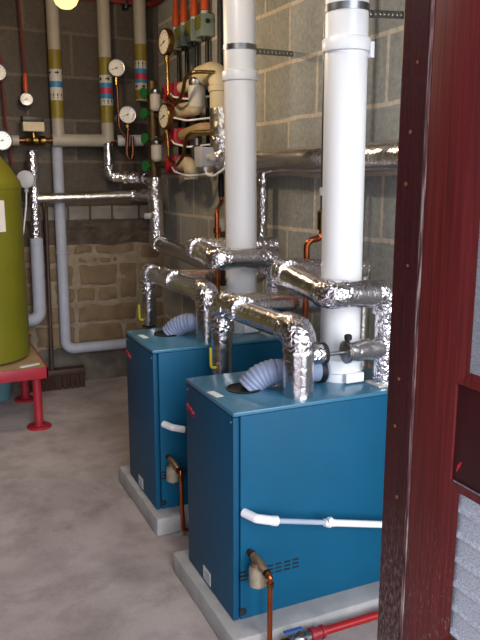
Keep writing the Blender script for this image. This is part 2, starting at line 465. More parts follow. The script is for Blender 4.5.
dpart('top_rail', (D0, .22, 2.12), (D0 + .04, .882, 2.24)); dpart('bottom_rail', (D0, .22, .04), (D0 + .04, .882, .645))
dpart('lock_rail', (D0 + .004, .22, .955), (D0 + .036, .882, 1.128), 'maroon_dark')
for z0, z1, bt in ((.645, .955, 'ribbed'), (1.128, 2.12, 'pane')):
    bd = bmesh.new(); w = .018 if bt == 'ribbed' else .024
    # glazing bead: four mitred strips with a sloping face
    def strip(a, b_, ia, ib):
        q = [bm_v(bd, D0 + .0005, a), bm_v(bd, D0 + .0005, b_), bm_v(bd, D0 + .005, ib), bm_v(bd, D0 + .005, ia)]
        bd.faces.new(q)
    def bm_v(bm, x, yz): return bm.verts.new((x, yz[0], yz[1]))
    o = [(.882, z0), (.882, z1), (.22, z1), (.22, z0)]; i_ = [(.882 - w, z0 + w), (.882 - w, z1 - w), (.22 + w, z1 - w), (.22 + w, z0 + w)]
    for k in range(4): strip(o[k], o[(k + 1) % 4], i_[k], i_[(k + 1) % 4])
    obj('glazing_bead', bd, 'maroon', door, 0)
    pb = bmesh.new()
    if bt == 'ribbed':
        n = 130; prev = None
        for k in range(n + 1):
            z = z0 + (z1 - z0) * k / n; ph = ((z - z0) / .047) % 1
            x = D0 + .0125 - .007 * max(0, math.cos((ph - .5) * 2 * PI)) ** 3
            row = [pb.verts.new((x, .2, z)), pb.verts.new((x, .884, z))]
            if prev: pb.faces.new((prev[0], prev[1], row[1], row[0]))
            prev = row
        bb = bmesh.new(); merge(bb, pb); pb = bb
        obj('ribbed_panel', pb, 'ribbed', door, 60)
    else:
        obj('pane', box(pb, (D0 + .006, .22, z0), (D0 + .012, .882, z1)), 'pane', door)

obj('paint_chip', TB([(D0 + .0035, .8615, .995), (D0 + .0035, .867, .986), (D0 + .0035, .872, .974)], .0022, 8, rf=lambda f, s: .4 + math.sin(f * PI)), 'red', door)

# ------------------------------------------------------------------ boilers on their plinths
def plinth(x0, y0, x1, y1, h, label):
    bm = bmesh.new(); box(bm, (x0, y0, 0), (x1, y1, h), .012)
    bmesh.ops.subdivide_edges(bm, edges=[e for e in bm.edges if e.calc_length() > .2], cuts=14, use_grid_fill=True)
    for v in bm.verts:
        if v.co.z > .005: v.co += V((noise.noise(v.co * 13), noise.noise(v.co * 13 + V((4, 4, 4))), noise.noise(v.co * 9) * .5)) * .004
    tag(obj('concrete_plinth', bm, 'plinth'), label, 'plinth', 'boiler plinths')
plinth(.775, 1.752, 1.64, 2.33, .075, 'long grey concrete plinth under the front blue boiler, beside the red pipe')
plinth(.797, 2.588, 1.64, 3.195, .08, 'grey concrete plinth under the rear blue boiler, behind the front one')

def boiler(x, y, z, label, ring, lbl):
    w, d, h = .415, .663, .70
    t = thing('boiler', label, 'boiler', (x + d / 2, y + w / 2, z), 'blue boilers')
    obj('casing', BX((x + .024, y, z + .001), (x + d, y + w, z + h - .014), .006), 'blue', t)
    fp = obj('front_panel', BX((x, y + .002, z + .002), (x + .021, y + w - .002, z + h - .016), .006), 'blue_shaded', t)
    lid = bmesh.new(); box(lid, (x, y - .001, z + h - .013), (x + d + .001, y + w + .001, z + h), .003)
    obj('lid', lid, 'blue_sheen', t)
    # script-like red badge on the front: a tapering slanted squiggle
    bg = bmesh.new()
    zc, yc = z + h - .098, y + w - .052
    tube(bg, [(x - .001, yc + .03, zc + .012), (x - .001, yc + .015, zc - .004), (x - .001, yc, zc + .008), (x - .001, yc - .012, zc - .01), (x - .001, yc - .03, zc - .004)], .006, 8, bend=.01)
    tube(bg, [(x - .001, yc + .03, zc - .01), (x - .001, yc - .03, zc - .018)], .003, 8)
    obj('badge', bg, 'badge_red', fp, label='red badge')
    obj('rating_label', BX((x - .0012, y + .195, z + .014), (x + .001, y + .26, z + .062)), 'paper', fp, label='white rating label')
    ln = bmesh.new()
    for k in range(4): box(ln, (x - .0018, y + .203, z + .022 + k * .009), (x - .001, y + .25 - .008 * (k % 2), z + .0245 + k * .009))
    obj('label_lines', ln, 'band_blue', fp)
    # top label and the hose opening
    l0, l1 = lbl
    obj('lid_label', BX((l0, l1, z + h - .0005), (l0 + .026, l1 + .066, z + h + .0012), rot=Matrix.Rotation(.12, 3, 'Z')), 'paper', lid_o(t), label='small white label')
    rx, ry = ring
    obj('hose_opening', LT([(.058, -.002), (.060, .004), (.054, .006), (.052, .003), (.050, .0012)], (rx, ry, z + h), seg=32), 'black', lid_o(t))  # ring closed by a black disc that paints the dark inside the hole
    # air slots low on the broad side
    sl = bmesh.new()
    for r in range(3):
        for k in range(7):
            xa = x + .02 + k * .0315; zz = z + .165 - r * .0135
            box(sl, (xa + .002, y - .0015, zz), (xa + .025, y + .004, zz + .0055), .001)
    obj('air_slots', sl, 'black', t)
    obj('grommet', LT([(.013, 0), (.013, .003), (.009, .004)], (x + .032, y, z + .03), (0, -1, 0), 18), 'rubber', t)
    for (sx_, sy_, sz_, ax) in ((x, y + .02, z + h - .035, (-1, 0, 0)), (x, y + w - .02, z + h - .035, (-1, 0, 0)), (x + .02, y + .012, z + h, (0, 0, 1)), (x + .02, y + w - .012, z + h, (0, 0, 1))):
        obj('screw', LT([(.0042, 0), (.004, .0014), (.002, .002)], (sx_, sy_, sz_), ax, 10), 'steel', t)
    return t
def lid_o(t): return [c for c in t.children if c.name.startswith('lid') and not c.name.startswith('lid_')][0]
boiler(.812, 1.835, .075, 'large blue boiler in front, its broad side facing the doorway', (.946, 2.05), (.822, 2.0))
boiler(.822, 2.664, .08, 'rear blue boiler partly hidden behind the front boiler', (.976, 2.94), (.85, 2.9))

# ------------------------------------------------------------------ flues
def flue(b0, b1, zc, label):
    b0, b1 = V(b0), V(b1); ax = (b1 - b0).normalized(); L = (b1 - b0).length
    t = thing('flue_pipe', label, 'flue', b0, 'white flue pipes')
    obj('pipe', TB([b0 + ax * .02, b1], .069, seg=40), 'white_pvc', t)
    def at(z): return (z - b0.z) / ax.z
    obj('coupling', LT([(.069, 0), (.0765, .003), (.078, .01), (.078, .038), (.0755, .042), (.069, .046)], b0 + ax * (at(zc) - .023), ax, 40), 'white', t)
    obj('base_socket', LT([(.0685, 0), (.075, .004), (.075, .05), (.069, .054)], b0 + ax * at(b0.z + .03), ax, 40), 'white', t)
    bt = bmesh.new(); lathe(bt, [(.068, 0), (.0685, .004), (.068, .034)], b0, ax, 40)
    obj('base_ring', bt, 'white', t)
    obj('inspection_cap', BX((b0.x - .028, b0.y - .088, b0.z + .004), (b0.x + .045, b0.y - .06, b0.z + .038), .006), 'white', t)
    return b0, ax
def clamp(b0, ax, z, wall, label):
    c = b0 + ax * ((z - b0.z) / ax.z)
    t = thing('pipe_strap', label, 'pipe strap', c, 'flue straps')
    obj('band', LT([(.069, -.011), (.072, -.011), (.072, .011), (.069, .011)], c, ax, 40), 'steel', t)
    w = V(wall); d = V((w.x - c.x, w.y - c.y, 0)); s = c + d.normalized() * .071; s.z = z; d = (w - s); L = d.length; dn = d.normalized()
    side = V((-dn.y, dn.x, 0)); bm = bmesh.new(); n = max(3, round(L / .03)); p = L / n; hh = .013; th = .0015
    for k in range(n):                                              # perforated strap: a plate with a round hole in every pitch
        o = s + dn * (p * (k + .5)); K = 16; rows = []
        for sg in (-1, 1):
            sq, ci = [], []
            for j in range(K):
                a = 2 * PI * (j + .5) / K; ca, sa = math.cos(a), math.sin(a); m_ = max(abs(ca), abs(sa))
                sq.append(bm.verts.new(o + dn * (ca / m_ * p / 2) + V((0, 0, sa / m_ * hh)) + side * sg * th))
                ci.append(bm.verts.new(o + dn * ca * .0065 + V((0, 0, sa * .0065)) + side * sg * th))
            for j in range(K): bm.faces.new((sq[j], sq[(j+1) % K], ci[(j+1) % K], ci[j]))
            rows.append((sq, ci))
        for q in (0, 1):
            for j in range(K): bm.faces.new((rows[0][q][j], rows[0][q][(j+1) % K], rows[1][q][(j+1) % K], rows[1][q][j]))
    obj('perforated_strap', bm, 'steel', t, 30)
    obj('clamp_bolt', LT([(.008, 0), (.008, .02), (.005, .02), (.005, .03)], c + dn * .066 + V((0, 0, -.004)), dn, 8), 'steel', t)
b, a = flue((1.308, 2.03, .775), (1.288, 2.03, HC), 1.883, 'near white flue pipe rising from the front blue boiler')
clamp(b, a, 1.992, (XW - .002, 2.2, 2.04), 'steel strap round the near white flue, at the top edge of the view')
b, a = flue((1.316, 2.872, .78), (1.29, 2.86, HC), 1.894, 'far white flue pipe rising from the rear blue boiler')
clamp(b, a, 2.006, (XW - .002, 3.05, 2.035), 'steel perforated strap holding the far white flue to the block wall')

# ------------------------------------------------------------------ air hoses
def hose(pts, z, split, label):
    t = thing('air_hose', label, 'hose', pts[0], 'boiler air hoses')
    p = fillet([V(q) for q in pts], .1, 8)
    A = [q for q in p if q.x <= split]; B = [A[-1]] + [q for q in p if q.x > split]
    obj('corrugated_section', TB(A, .043, seg=24, step=.0028, rf=lambda f, s: 1 + .04 * math.sin(2 * PI * s / .0145)), 'hose', t, 60)
    obj('smooth_sleeve', TB([B[0]] + B[1:], .0405, seg=24), 'hose', t)
    obj('end_cuff', LT([(.041, 0), (.0435, .002), (.0435, .022), (.041, .024)], V(B[-1]) - V((.03, 0, 0)), (1, 0, 0), 28), 'black', t)
hose([(.962, 2.05, .774), (.998, 2.04, .815), (1.05, 2.02, .833), (1.10, 2.012, .83), (1.236, 2.015, .817)], 0, 1.055, 'grey blue hose curving out of the front boiler lid to its flue')
hose([(.99, 2.94, .779), (1.018, 2.92, .816), (1.06, 2.88, .838), (1.10, 2.868, .836), (1.24, 2.868, .825)], 0, 1.065, 'grey blue hose on the rear boiler lid, partly behind a foil pipe')

# ------------------------------------------------------------------ foil-lagged flow and return pipes
def lever(parent, p, L):
    p = V(p); bm = TB([p, p + V((-.022, -.004, .004)), p + V((-.024, -.006, L))], .0055, 10, bend=.012)
    obj('valve_lever', bm, 'yellow', parent, label='yellow valve lever')
def flow(lx, ly, z0, zt, yr, yb, boiler_back, label, stub):
    t = thing('flow_pipe', label, 'pipe', (lx, ly, z0), 'foil flow pipes')
    p1, p2, p3 = V((lx, ly, z0)), V((lx, ly, zt)), V((lx, yr, zt - .012))
    obj('front_leg', TB([p1, p2 - V((0, 0, .05))], .05, seg=24, step=.02, crump=.02, freq=24), 'foil', t, 50)
    obj('elbow', TB([p2 - V((0, 0, .066)), p2, p2 + V((0, .085, 0))], .053, seg=30, bend=.06, step=.006, crump=.055, freq=27, bn=10), 'crumple', t, 80)
    obj('run', TB([p2 + V((0, .06, 0)), p3 - V((0, .06, 0))], .043, seg=24, step=.02, crump=.02, freq=22), 'foil', t, 50)
    obj('elbow', TB([p3 - V((0, .1, 0)), p3, p3 - V((0, 0, .11))], .05, seg=28, bend=.06, step=.006, crump=.05, freq=28, bn=10), 'crumple', t, 80)
    obj('rear_leg', TB([p3 - V((0, 0, .06)), V((lx, yr, .69))], .043, seg=24, step=.02, crump=.02, freq=24), 'foil', t, 50)
    q = V((lx, yr, .28)); obj('tail_pipe', TB([V((lx, yr, .7)), q, V((lx, boiler_back - .01, .28))], .02, 16, bend=.05), 'dark_copper', t)
    obj('collar', LT([(.02, -.015), (.036, -.012), (.036, .004), (.02, .006)], (lx, yr, .69)), 'rubber', t)
    lever(t, (lx - .04, yr - .03, .722), .085)
    # branch to the wall and the riser to the main
    b1 = V((lx, yb, zt)); b2 = V((1.595, yb, zt - .01))
    obj('tee_wrap', TB([b1 - V((0, .09, 0)), b1 + V((0, .09, 0))], .049, seg=26, step=.007, crump=.05, freq=27), 'crumple', t, 80)
    obj('branch', TB([b1, b2 - V((.05, 0, 0))], .047, seg=24, step=.02, crump=.02, freq=24), 'foil', t, 50)
    obj('elbow', TB([b2 - V((.09, 0, 0)), b2, b2 + V((0, 0, .09))], .045, seg=24, bend=.05, step=.007, crump=.055, freq=27), 'crumple', t, 80)
    obj('riser', TB([b2 + V((0, 0, .05)), V((1.6, yb, 1.50))], .02 if stub else .027, seg=18, step=.012, crump=.09 if not stub else .04, freq=27), 'crumple', t, 70)
    if stub:
        s = V((lx, ly, .905))
        obj('bypass_stub', TB([s, s + V((.085, 0, 0))], .034, seg=24, step=.007, crump=.055, freq=27), 'crumple', t, 80)
        obj('stub_ring', LT([(.03, 0), (.036, .002), (.036, .013), (.012, .014)], s + V((.083, 0, 0)), (1, 0, 0)), 'rubber', t)
    return t
flow(1.077, 1.913, .775, .985, 2.545, 2.425, 2.25, 'foil pipe arching from the front boiler lid back over its hose', True)
flow(1.095, 2.745, .78, .985, 3.60, 3.24, 3.08, 'foil pipe arching over the rear boiler lid', False)

def ret(lx, ly, z0, zt, ex, yb, zb, label, stub):
    t = thing('return_pipe', label, 'pipe', (lx, ly, z0), 'foil return pipes')
    r = .045
    p1, p2, p3, p4 = V((lx, ly, z0)), V((lx, ly, zt)), V((ex, ly, zt + .006)), V((ex, yb, zb))
    p5 = V((1.56, yb, zb - .006))
    obj('leg', TB([p1, p2 - V((0, 0, .05))], .035, seg=22, step=.012, crump=.05, freq=34), 'crumple', t, 70)
    obj('elbow', TB([p2 - V((0, 0, .07)), p2, p2 - V((.07, 0, 0))], .045, seg=28, bend=.045, step=.006, crump=.06, freq=29), 'crumple', t, 80)
    obj('cross_run', TB([p2 - V((.05, 0, 0)), p3 + V((.035, 0, 0))], r, seg=24, step=.02, crump=.02, freq=22), 'foil', t, 50)
    obj('elbow', TB([p3 + V((.05, 0, 0)), p3, p3 + V((0, .06, 0))], .048, seg=30, bend=.045, step=.006, crump=.055, freq=28), 'crumple', t, 80)
    obj('run', TB([p3 + V((0, .05, 0)), p4 - V((0, .04, 0))], r, seg=24, step=.018, crump=.03, freq=26), 'foil', t, 50)
    obj('elbow', TB([p4 - V((0, .08, 0)), p4, p4 + V((.085, 0, 0))], .048, seg=28, bend=.05, step=.006, crump=.055, freq=28), 'crumple', t, 80)
    obj('wall_run', TB([p4 + V((.05, 0, 0)), p5], .042, seg=22, step=.009, crump=.05, freq=36), 'crumple', t, 70)
    obj('wall_drop', TB([p5 - V((.06, 0, 0)), p5, V((1.56, yb, .2))], .03, seg=18, bend=.05), 'dullfoil', t)
    obj('foot_pad', BX((lx - .045, ly - .04, z0), (lx + .045, ly + .04, z0 + .008), .003), 'cap_grey', t)
    if stub:
        s = V((lx, ly + .003, .902)); e = s - V((.155, 0, 0))
        obj('bypass_branch', TB([s, e], .036, seg=24, step=.012, crump=.05, freq=30), 'foil', t, 60)
        obj('branch_ring', LT([(.034, 0), (.039, .002), (.039, .010), (.034, .012), (.012, .013)], e + V((.012, 0, 0)), (-1, 0, 0)), 'dullfoil', t)
        obj('valve_spindle', TB([e + V((.02, 0, 0)), e - V((.075, 0, 0))], .007, 12), 'steel', t)
        obj('spindle_knob', LT([(.011, 0), (.013, .006), (.013, .016), (.008, .02)], e + V((.01, -.002, .04)), (0, 0, 1), 14), 'rubber', t)
    return t
ret(1.403, 1.905, .775, 1.092, 1.192, 2.27, 1.13, 'foil return pipe from the front boiler bending round the near white flue', True)
ret(1.405, 2.735, .78, 1.125, 1.138, 3.02, 1.155, 'foil return pipe passing across the far white flue above the rear boiler', False)

# main along the block wall, from the white elbow past the doorway
t = thing('main_pipe', 'foil main pipe running along the block wall behind both white flues', 'pipe', (1.585, 2.4, 1.546))
obj('run', TB([(1.585, 1.2, 1.546), (1.585, 3.66, 1.546)], .056, seg=26, step=.02, crump=.02, freq=22), 'foil', t, 50)
obj('elbow', TB([(1.585, 3.55, 1.546), (1.585, 3.72, 1.546), (1.575, 3.72, 1.70)], .062, seg=28, bend=.07, step=.007, crump=.06, freq=27), 'crumple', t, 80)
obj('riser', TB([(1.575, 3.72, 1.62), (1.572, 3.72, 1.845)], .06, seg=26, step=.012, crump=.04, freq=26), 'dullfoil', t, 60)
obj('insulated_elbow', TB([(1.572, 3.72, 1.84), (1.57, 3.72, 2.05), (1.55, 3.95, 2.04)], .058, seg=28, bend=.10, step=.02), 'cream_ins', t)
obj('socket', LT([(.058, 0), (.064, .004), (.064, .03), (.058, .034)], (1.57, 3.72, 1.93)), 'cream_ins', t)

# ------------------------------------------------------------------ drains and condensate on the broad sides
def drain(x, y, z, zf, label, bent):
    t = thing('drain_trap', label, 'drain trap', (x + .055, y - .06, z), 'brass drain traps')
    obj('nipple', LT([(.009, 0), (.009, .014), (.0135, .015), (.0135, .028), (.008, .03)], (x + .053, y, z + .237), (.1, -1, -.1), 8), 'copper', t)
    bd = bmesh.new()
    tube(bd, [(x + .055, y - .024, z + .236), (x + .06, y - .05, z + .228), (x + .065, y - .075, z + .215), (x + .069, y - .092, z + .208)], .0115, 14, rf=lambda f, s: 1.0 + .3 * math.sin(f * PI))
    tube(bd, [(x + .06, y - .052, z + .226), (x + .06, y - .052, z + .20)], .021, 16)
    obj('body', bd, 'bronze', t)
    obj('cup', LT([(.014, .064), (.0275, .056), (.0285, .044), (.0275, -.0), (.02, -.006), (.006, -.008), (.005, -.016)], (x + .058, y - .055, z + .152), seg=24), 'trap_cup', t)
    obj('nut', LT([(.013, 0), (.0145, .002), (.0145, .014), (.010, .016)], (x + .068, y - .09, z + .209), (.12, -1, -.2), 6), 'brass', t)
    e = (x + .072, y - .112, z + .205)
    pts = [(x + .069, y - .098, z + .208), e, (x + .072, y - .112, zf)]
    if bent: pts = [pts[0], e, (x + .078, y - .112, .03), (x + .13, y - .11, .012), (x + .30, y - .11, .012)]
    obj('tail_pipe', TB(pts, .0085, 12, bend=.012), 'copper', t)
    obj('ferrule', LT([(.0085, 0), (.0125, .002), (.0125, .014), (.0085, .016)], (x + .072, y - .112, z + .17), seg=14), 'brass', t)
drain(.812, 1.835, .075, 0, 'brass drain trap with a copper tail on the front boiler side', False)
drain(.822, 2.664, .08, 0, 'brass drain trap with a copper tail on the rear boiler side', True)

def condensate(x, y, z, label, L):
    t = thing('condensate_pipe', label, 'pipe', (x, y - .05, z), 'white condensate pipes')
    a, b_, c_ = V((x, y, z)), V((x + .022, y - .045, z - .004)), V((x + .075, y - .055, z - .018))
    obj('elbow', TB([a, b_, c_], .0145, 18, bend=.006), 'white', t)
    d = V((1, .0, -.247)).normalized()
    p = c_ - d * .006
    obj('collar', LT([(.0135, 0), (.0158, .002), (.0158, .02), (.011, .022)], p, d, 18), 'white' if L else 'steel', t)
    if L:
        q = c_ + d * .2
        obj('clear_tube', TB([c_, q], .0085, 14), 'clear', t)
        obj('coupling', LT([(.0085, -.012), (.013, -.01), (.013, .0), (.016, .002), (.016, .012), (.0125, .016), (.0125, .03)], q, d, 18), 'white', t)
        bm = TB([q + d * .02, q + d * .50], .0115, 16); obj('outlet_pipe', bm, 'white', t)
        obj('clip', BX((q.x - .004, q.y - .02, q.z + .006), (q.x + .012, q.y - .004, q.z + .022), .003), 'white', t)
    else:
        obj('outlet_pipe', TB([c_, c_ + d * .35], .008, 12), 'clear', t)
condensate(.847, 1.835, .447, 'white elbow and long drain pipe on the front boiler side', 1)
condensate(.862, 2.664, .462, 'short white elbow on the rear boiler side', 0)

# red pipe with a blue lever valve lying in front of the plinth
t = thing('gas_pipe', 'red pipe with a blue lever valve lying along the floor in front of the plinth', 'pipe', (1.1, 1.71, 0))
obj('pipe', TB([(1.05, 1.708, .05), (1.645, 1.708, .05)], .0135, 18), 'red_pipe', t)
obj('union', LT([(.014, 0), (.023, .002), (.023, .018), (.018, .02), (.018, .04), (.022, .042), (.022, .05), (.0135, .052)], (1.018, 1.708, .05), (1, 0, 0), 20), 'red', t)
obj('valve_body', LT([(.012, 0), (.018, .002), (.018, .018), (.013, .022), (.019, .034), (.019, .05), (.013, .058), (.017, .062), (.017, .08)], (.94, 1.708, .05), (1, 0, 0), 10), 'steel', t)
obj('outlet', LT([(.012, 0), (.016, .002), (.016, .02), (.011, .022)], (.92, 1.708, .05), (1, 0, 0), 8), 'brass', t)
obj('valve_stem', TB([(.98, 1.708, .06), (.98, 1.708, .085)], .006, 12), 'brass', t)
obj('valve_lever', BX((.925, 1.70, .083), (.99, 1.716, .088), .003), 'bluelever', t, label='blue valve lever')
obj('foot', BX((1.035, 1.695, 0), (1.06, 1.721, .038), .003), 'steel', t)

# ------------------------------------------------------------------ thin pipes on the block wall
def copper_feed(px, py, back, z1, end, label):
    t = thing('copper_feed', label, 'pipe', (px, py, .28), 'copper feeds behind the boilers')
    obj('pipe', TB([(px, back - .005, .30), (px, py, .30), (px, py, z1)] + end, .0125, 14, bend=.035), 'copper', t)
    obj('fitting', LT([(.0125, 0), (.0175, .002), (.0175, .03), (.0125, .032)], (px, py, z1 - .11), seg=16), 'copper', t)
    return t
c = copper_feed(1.345, 2.342, 2.25, 1.235, [(1.412, 2.342, 1.237), (1.412, 2.342, 1.29)], 'copper pipe with a bent top and thin riser, beside the near white flue')
obj('end_sleeve', LT([(.016, 0), (.02, .004), (.02, .07), (.011, .08)], (1.412, 2.342, 1.27), seg=14), 'brass', c)
obj('thin_riser', TB([(1.412, 2.342, 1.33), (1.405, 2.342, HC)], .0095, 12), 'steel', c)
obj('coupler', LT([(.0095, 0), (.014, .002), (.014, .03), (.0095, .032)], (1.412, 2.342, 1.40), seg=14), 'cap_grey', c)
c = copper_feed(1.302, 3.13, 3.08, 1.315, [(1.625, 3.835, 1.325), (1.625, 3.84, 1.37)], 'copper pipe rising behind the rear boiler to the foot of the black pipe')
obj('valve_cap', LT([(.013, 0), (.016, .01), (.016, .05), (.01, .055)], (1.335, 3.14, 1.215)), 'cap_grey', c)
obj('twin_pipe', TB([(1.335, 3.14, .95), (1.335, 3.14, 1.22)], .012, 12), 'dark_copper', c)
tag(obj('black_pipe', TB([(1.625, 3.84, 1.36), (1.625, 3.84, HC)], .017, 16), 'black'), 'tall black pipe on the block wall beside the far white flue', 'pipe')
# ------------------------------------------------------------------ pumps, header and branches on the wall by the corner
ZR = (1.985, 1.865, 1.715, 1.55)
hd = thing('manifold', 'tarnished vertical manifold with green handles in the far corner', 'manifold', (1.45, 4.56, 1.45))
obj('header', TB([(1.45, 4.56, 1.44), (1.45, 4.56, 2.08)], .034, 20, step=.03, crump=.05, freq=20), 'olive_brass', hd)
for z in (2.0, 1.875, 1.72, 1.545):
    h = obj('green_handle', LT([(.01, 0), (.01, .03), (.034, .032), (.036, .04), (.034, .048), (.012, .052)], (1.42, 4.545, z), (-1, -.25, 0), 18), 'green', hd)
for z in (1.90, 1.585):
    v = thing('vent_bottle', 'pale vent bottle on the upper half of the corner manifold' if z > 1.8 else 'pale vent bottle on the lower half of the corner manifold', 'valve', (1.445, 4.48, z), 'vent bottles')
    obj('bottle', LT([(.02, -.012), (.034, 0), (.037, .01), (.037, .085), (.03, .094)], (1.445, 4.48, z), seg=22), 'cap_grey', v)
    obj('cap', LT([(.031, .092), (.033, .096), (.03, .118), (.016, .13), (.012, .145)], (1.445, 4.48, z), seg=20), 'steel', v)
    obj('stem', TB([(1.445, 4.48, z + .02), (1.45, 4.55, z + .02)], .012, 10), 'brass', v)
nm = ('topmost', 'second', 'third', 'lowest')
for k, z in enumerate(ZR):
    # pump
    p = thing('circulator_pump', f'{nm[k]} of the red pumps stacked beside the corner manifold', 'pump', (1.5, 4.25, z - .06), 'red circulator pumps')
    for yy in (4.345, 4.165):
        obj('flange', BX((1.452, yy - .009, z - .052), (1.552, yy + .009, z + .052), .012), 'pump_red', p)
    obj('volute', LT([(.03, -.08), (.042, -.06), (.052, -.02), (.052, .02), (.042, .06), (.03, .08)], (1.502, 4.255, z), (0, 1, 0), 22), 'pump_red', p)
    obj('motor', LT([(.043, 0), (.043, .03), (.04, .034), (.04, .06), (.03, .066), (.012, .07)], (1.49, 4.255, z), (-1, 0, 0), 22), 'pump_red', p)
    obj('name_disc', LT([(.022, 0), (.022, .003), (.02, .004)], (1.421, 4.255, z), (-1, 0, 0), 18), 'motor', p)
    bl = bmesh.new()
    for yy in (4.345, 4.165):
        for zz in (-.036, .036): lathe(bl, [(.008, 0), (.008, .03)], (1.465, yy - .015, z + zz), (0, 1, 0), 6)
    obj('flange_bolts', bl, 'steel', p)
    obj('cable', TB([(1.45, 4.2, z - .02), (1.44, 4.12, z - .045), (1.47, 3.98, z - .07), (1.60, 3.9, z - .055)], .0055, 8, bend=.05), 'white', p)
    # branch
    br = thing('heating_branch', ('cream capped branch from the topmost red pump to the wall', 'cream branch with an upturned white cylinder, from the second red pump', 'tan branch from the third red pump under the round dial',
                                  'cream stub branch from the lowest red pump')[k], 'pipe', (1.5, 4.2, z - .04), 'heating branches')
    obj('pipe', TB([(1.455, 4.56, z), (1.50, 4.40, z), (1.50, 4.1, z)], .022, 14, bend=.05), 'olive_brass', br)
    if k == 0:
        obj('lagged_bend', TB([(1.50, 4.14, z + .01), (1.52, 3.99, z + .02), (1.655, 3.95, z + .02)], .033, seg=22, bend=.07), 'cream_ins', br)
    elif k == 1:
        obj('lagged_bend', TB([(1.50, 4.17, z), (1.515, 3.93, z), (1.515, 3.93, z + .05)], .043, seg=22, bend=.06), 'cream_ins', br)
        obj('white_cylinder', LT([(.046, -.03), (.05, -.02), (.05, .085), (.046, .09)], (1.515, 3.93, z + .03), seg=24), 'cap_grey', br)
        obj('cap', LT([(.044, 0), (.046, .008), (.046, .03), (.034, .042), (.014, .05), (.012, .08)], (1.515, 3.93, z + .12), seg=22), 'steel', br)
    elif k == 2:
        obj('lagged_bend', TB([(1.50, 4.12, z + .005), (1.52, 3.86, z + .03), (1.655, 3.86, z + .03)], .036, seg=22, bend=.07), 'ply', br)
        obj('valve_neck', LT([(.03, 0), (.03, .06), (.02, .07), (.02, .11)], (1.52, 3.95, z - .13), (0, 0, 1), 18), 'steel', br)
    else:
        obj('lagged_bend', TB([(1.50, 4.18, z), (1.51, 4.03, z), (1.51, 4.03, z - .09)], .042, seg=22, bend=.05), 'cream_ins', br)

# switch boxes with orange conduit above and black pipe below
for k, y in enumerate((4.55, 4.40, 4.22, 4.05)):
    z = 2.275; pos = ('farthest', 'second', 'third', 'nearest')[k]
    s = thing('switch_box', f'{("end", "second", "third", "nearest")[k]} grey switch box in the row below the orange conduits, ' + ('next to the corner' if k == 0 else 'counting from the corner' if k < 3 else 'beside the tall black pipe'), 'switch box', (1.61, y, z), 'switch boxes')
    obj('housing', BX((1.575, y - .05, z), (1.655, y + .05, z + .122), .006), 'greybox', s)
    obj('cover', BX((1.568, y - .045, z + .04), (1.577, y + .045, z + .112), .004), 'window_green', s)
    obj('switch_knob', LT([(.012, 0), (.013, .012), (.008, .018)], (1.61, y - .05, z + .08), (0, -1, 0), 14), 'black', s)
    obj('gland', LT([(.014, -.022), (.018, -.02), (.018, 0)], (1.615, y, z), seg=14), 'black', s)
    obj('top_gland', LT([(.022, 0), (.022, .022), (.016, .026)], (1.615, y, z + .122), seg=14), 'cap_grey', s)
    c = thing('orange_conduit', f'orange conduit rising from the {("end", "second", "third", "nearest")[k]} grey switch box', 'conduit', (1.615, y, z + .172), 'orange conduits')
    obj('tube', TB([(1.615, y, z + .145), (1.615, y, HC)], .014, 14), 'orange', c)
    obj('tapered_boot', LT([(.024, 0), (.023, .06), (.0145, .16)], (1.615, y, z + .147), seg=16), 'orange', c)
    obj('drop_pipe', TB([(1.63, y, 1.62), (1.63, y, z - .01)], .013, 12), 'black', s, label='black drop pipe')

# junction box with glands and its curling white wire
t = thing('junction_box', 'light grey junction box with ribbed gland below the foil riser', 'junction box', (1.5, 3.72, 1.53))
obj('housing', BX((1.45, 3.70, 1.532), (1.53, 3.80, 1.635), .006), 'lightgrey', t)
obj('cover', BX((1.447, 3.696, 1.528), (1.453, 3.804, 1.639), .003), 'lightgrey', t)
obj('ribbed_gland', LT([(.016, 0), (.016, .008), (.022, .01), (.022, .018), (.014, .02), (.014, .03), (.022, .032), (.022, .04), (.014, .042), (.014, .052), (.021, .054), (.021, .062), (.012, .066)], (1.49, 3.70, 1.58), (0, -1, 0), 18), 'cap_grey', t)
obj('gland', LT([(.012, 0), (.012, -.02), (.007, -.024)], (1.48, 3.72, 1.53)), 'white', t)
obj('wire', TB([(1.48, 3.72, 1.515), (1.48, 3.70, 1.485), (1.49, 3.62, 1.478), (1.53, 3.56, 1.52), (1.60, 3.55, 1.60)], .006, 10, bend=.05), 'white', t)

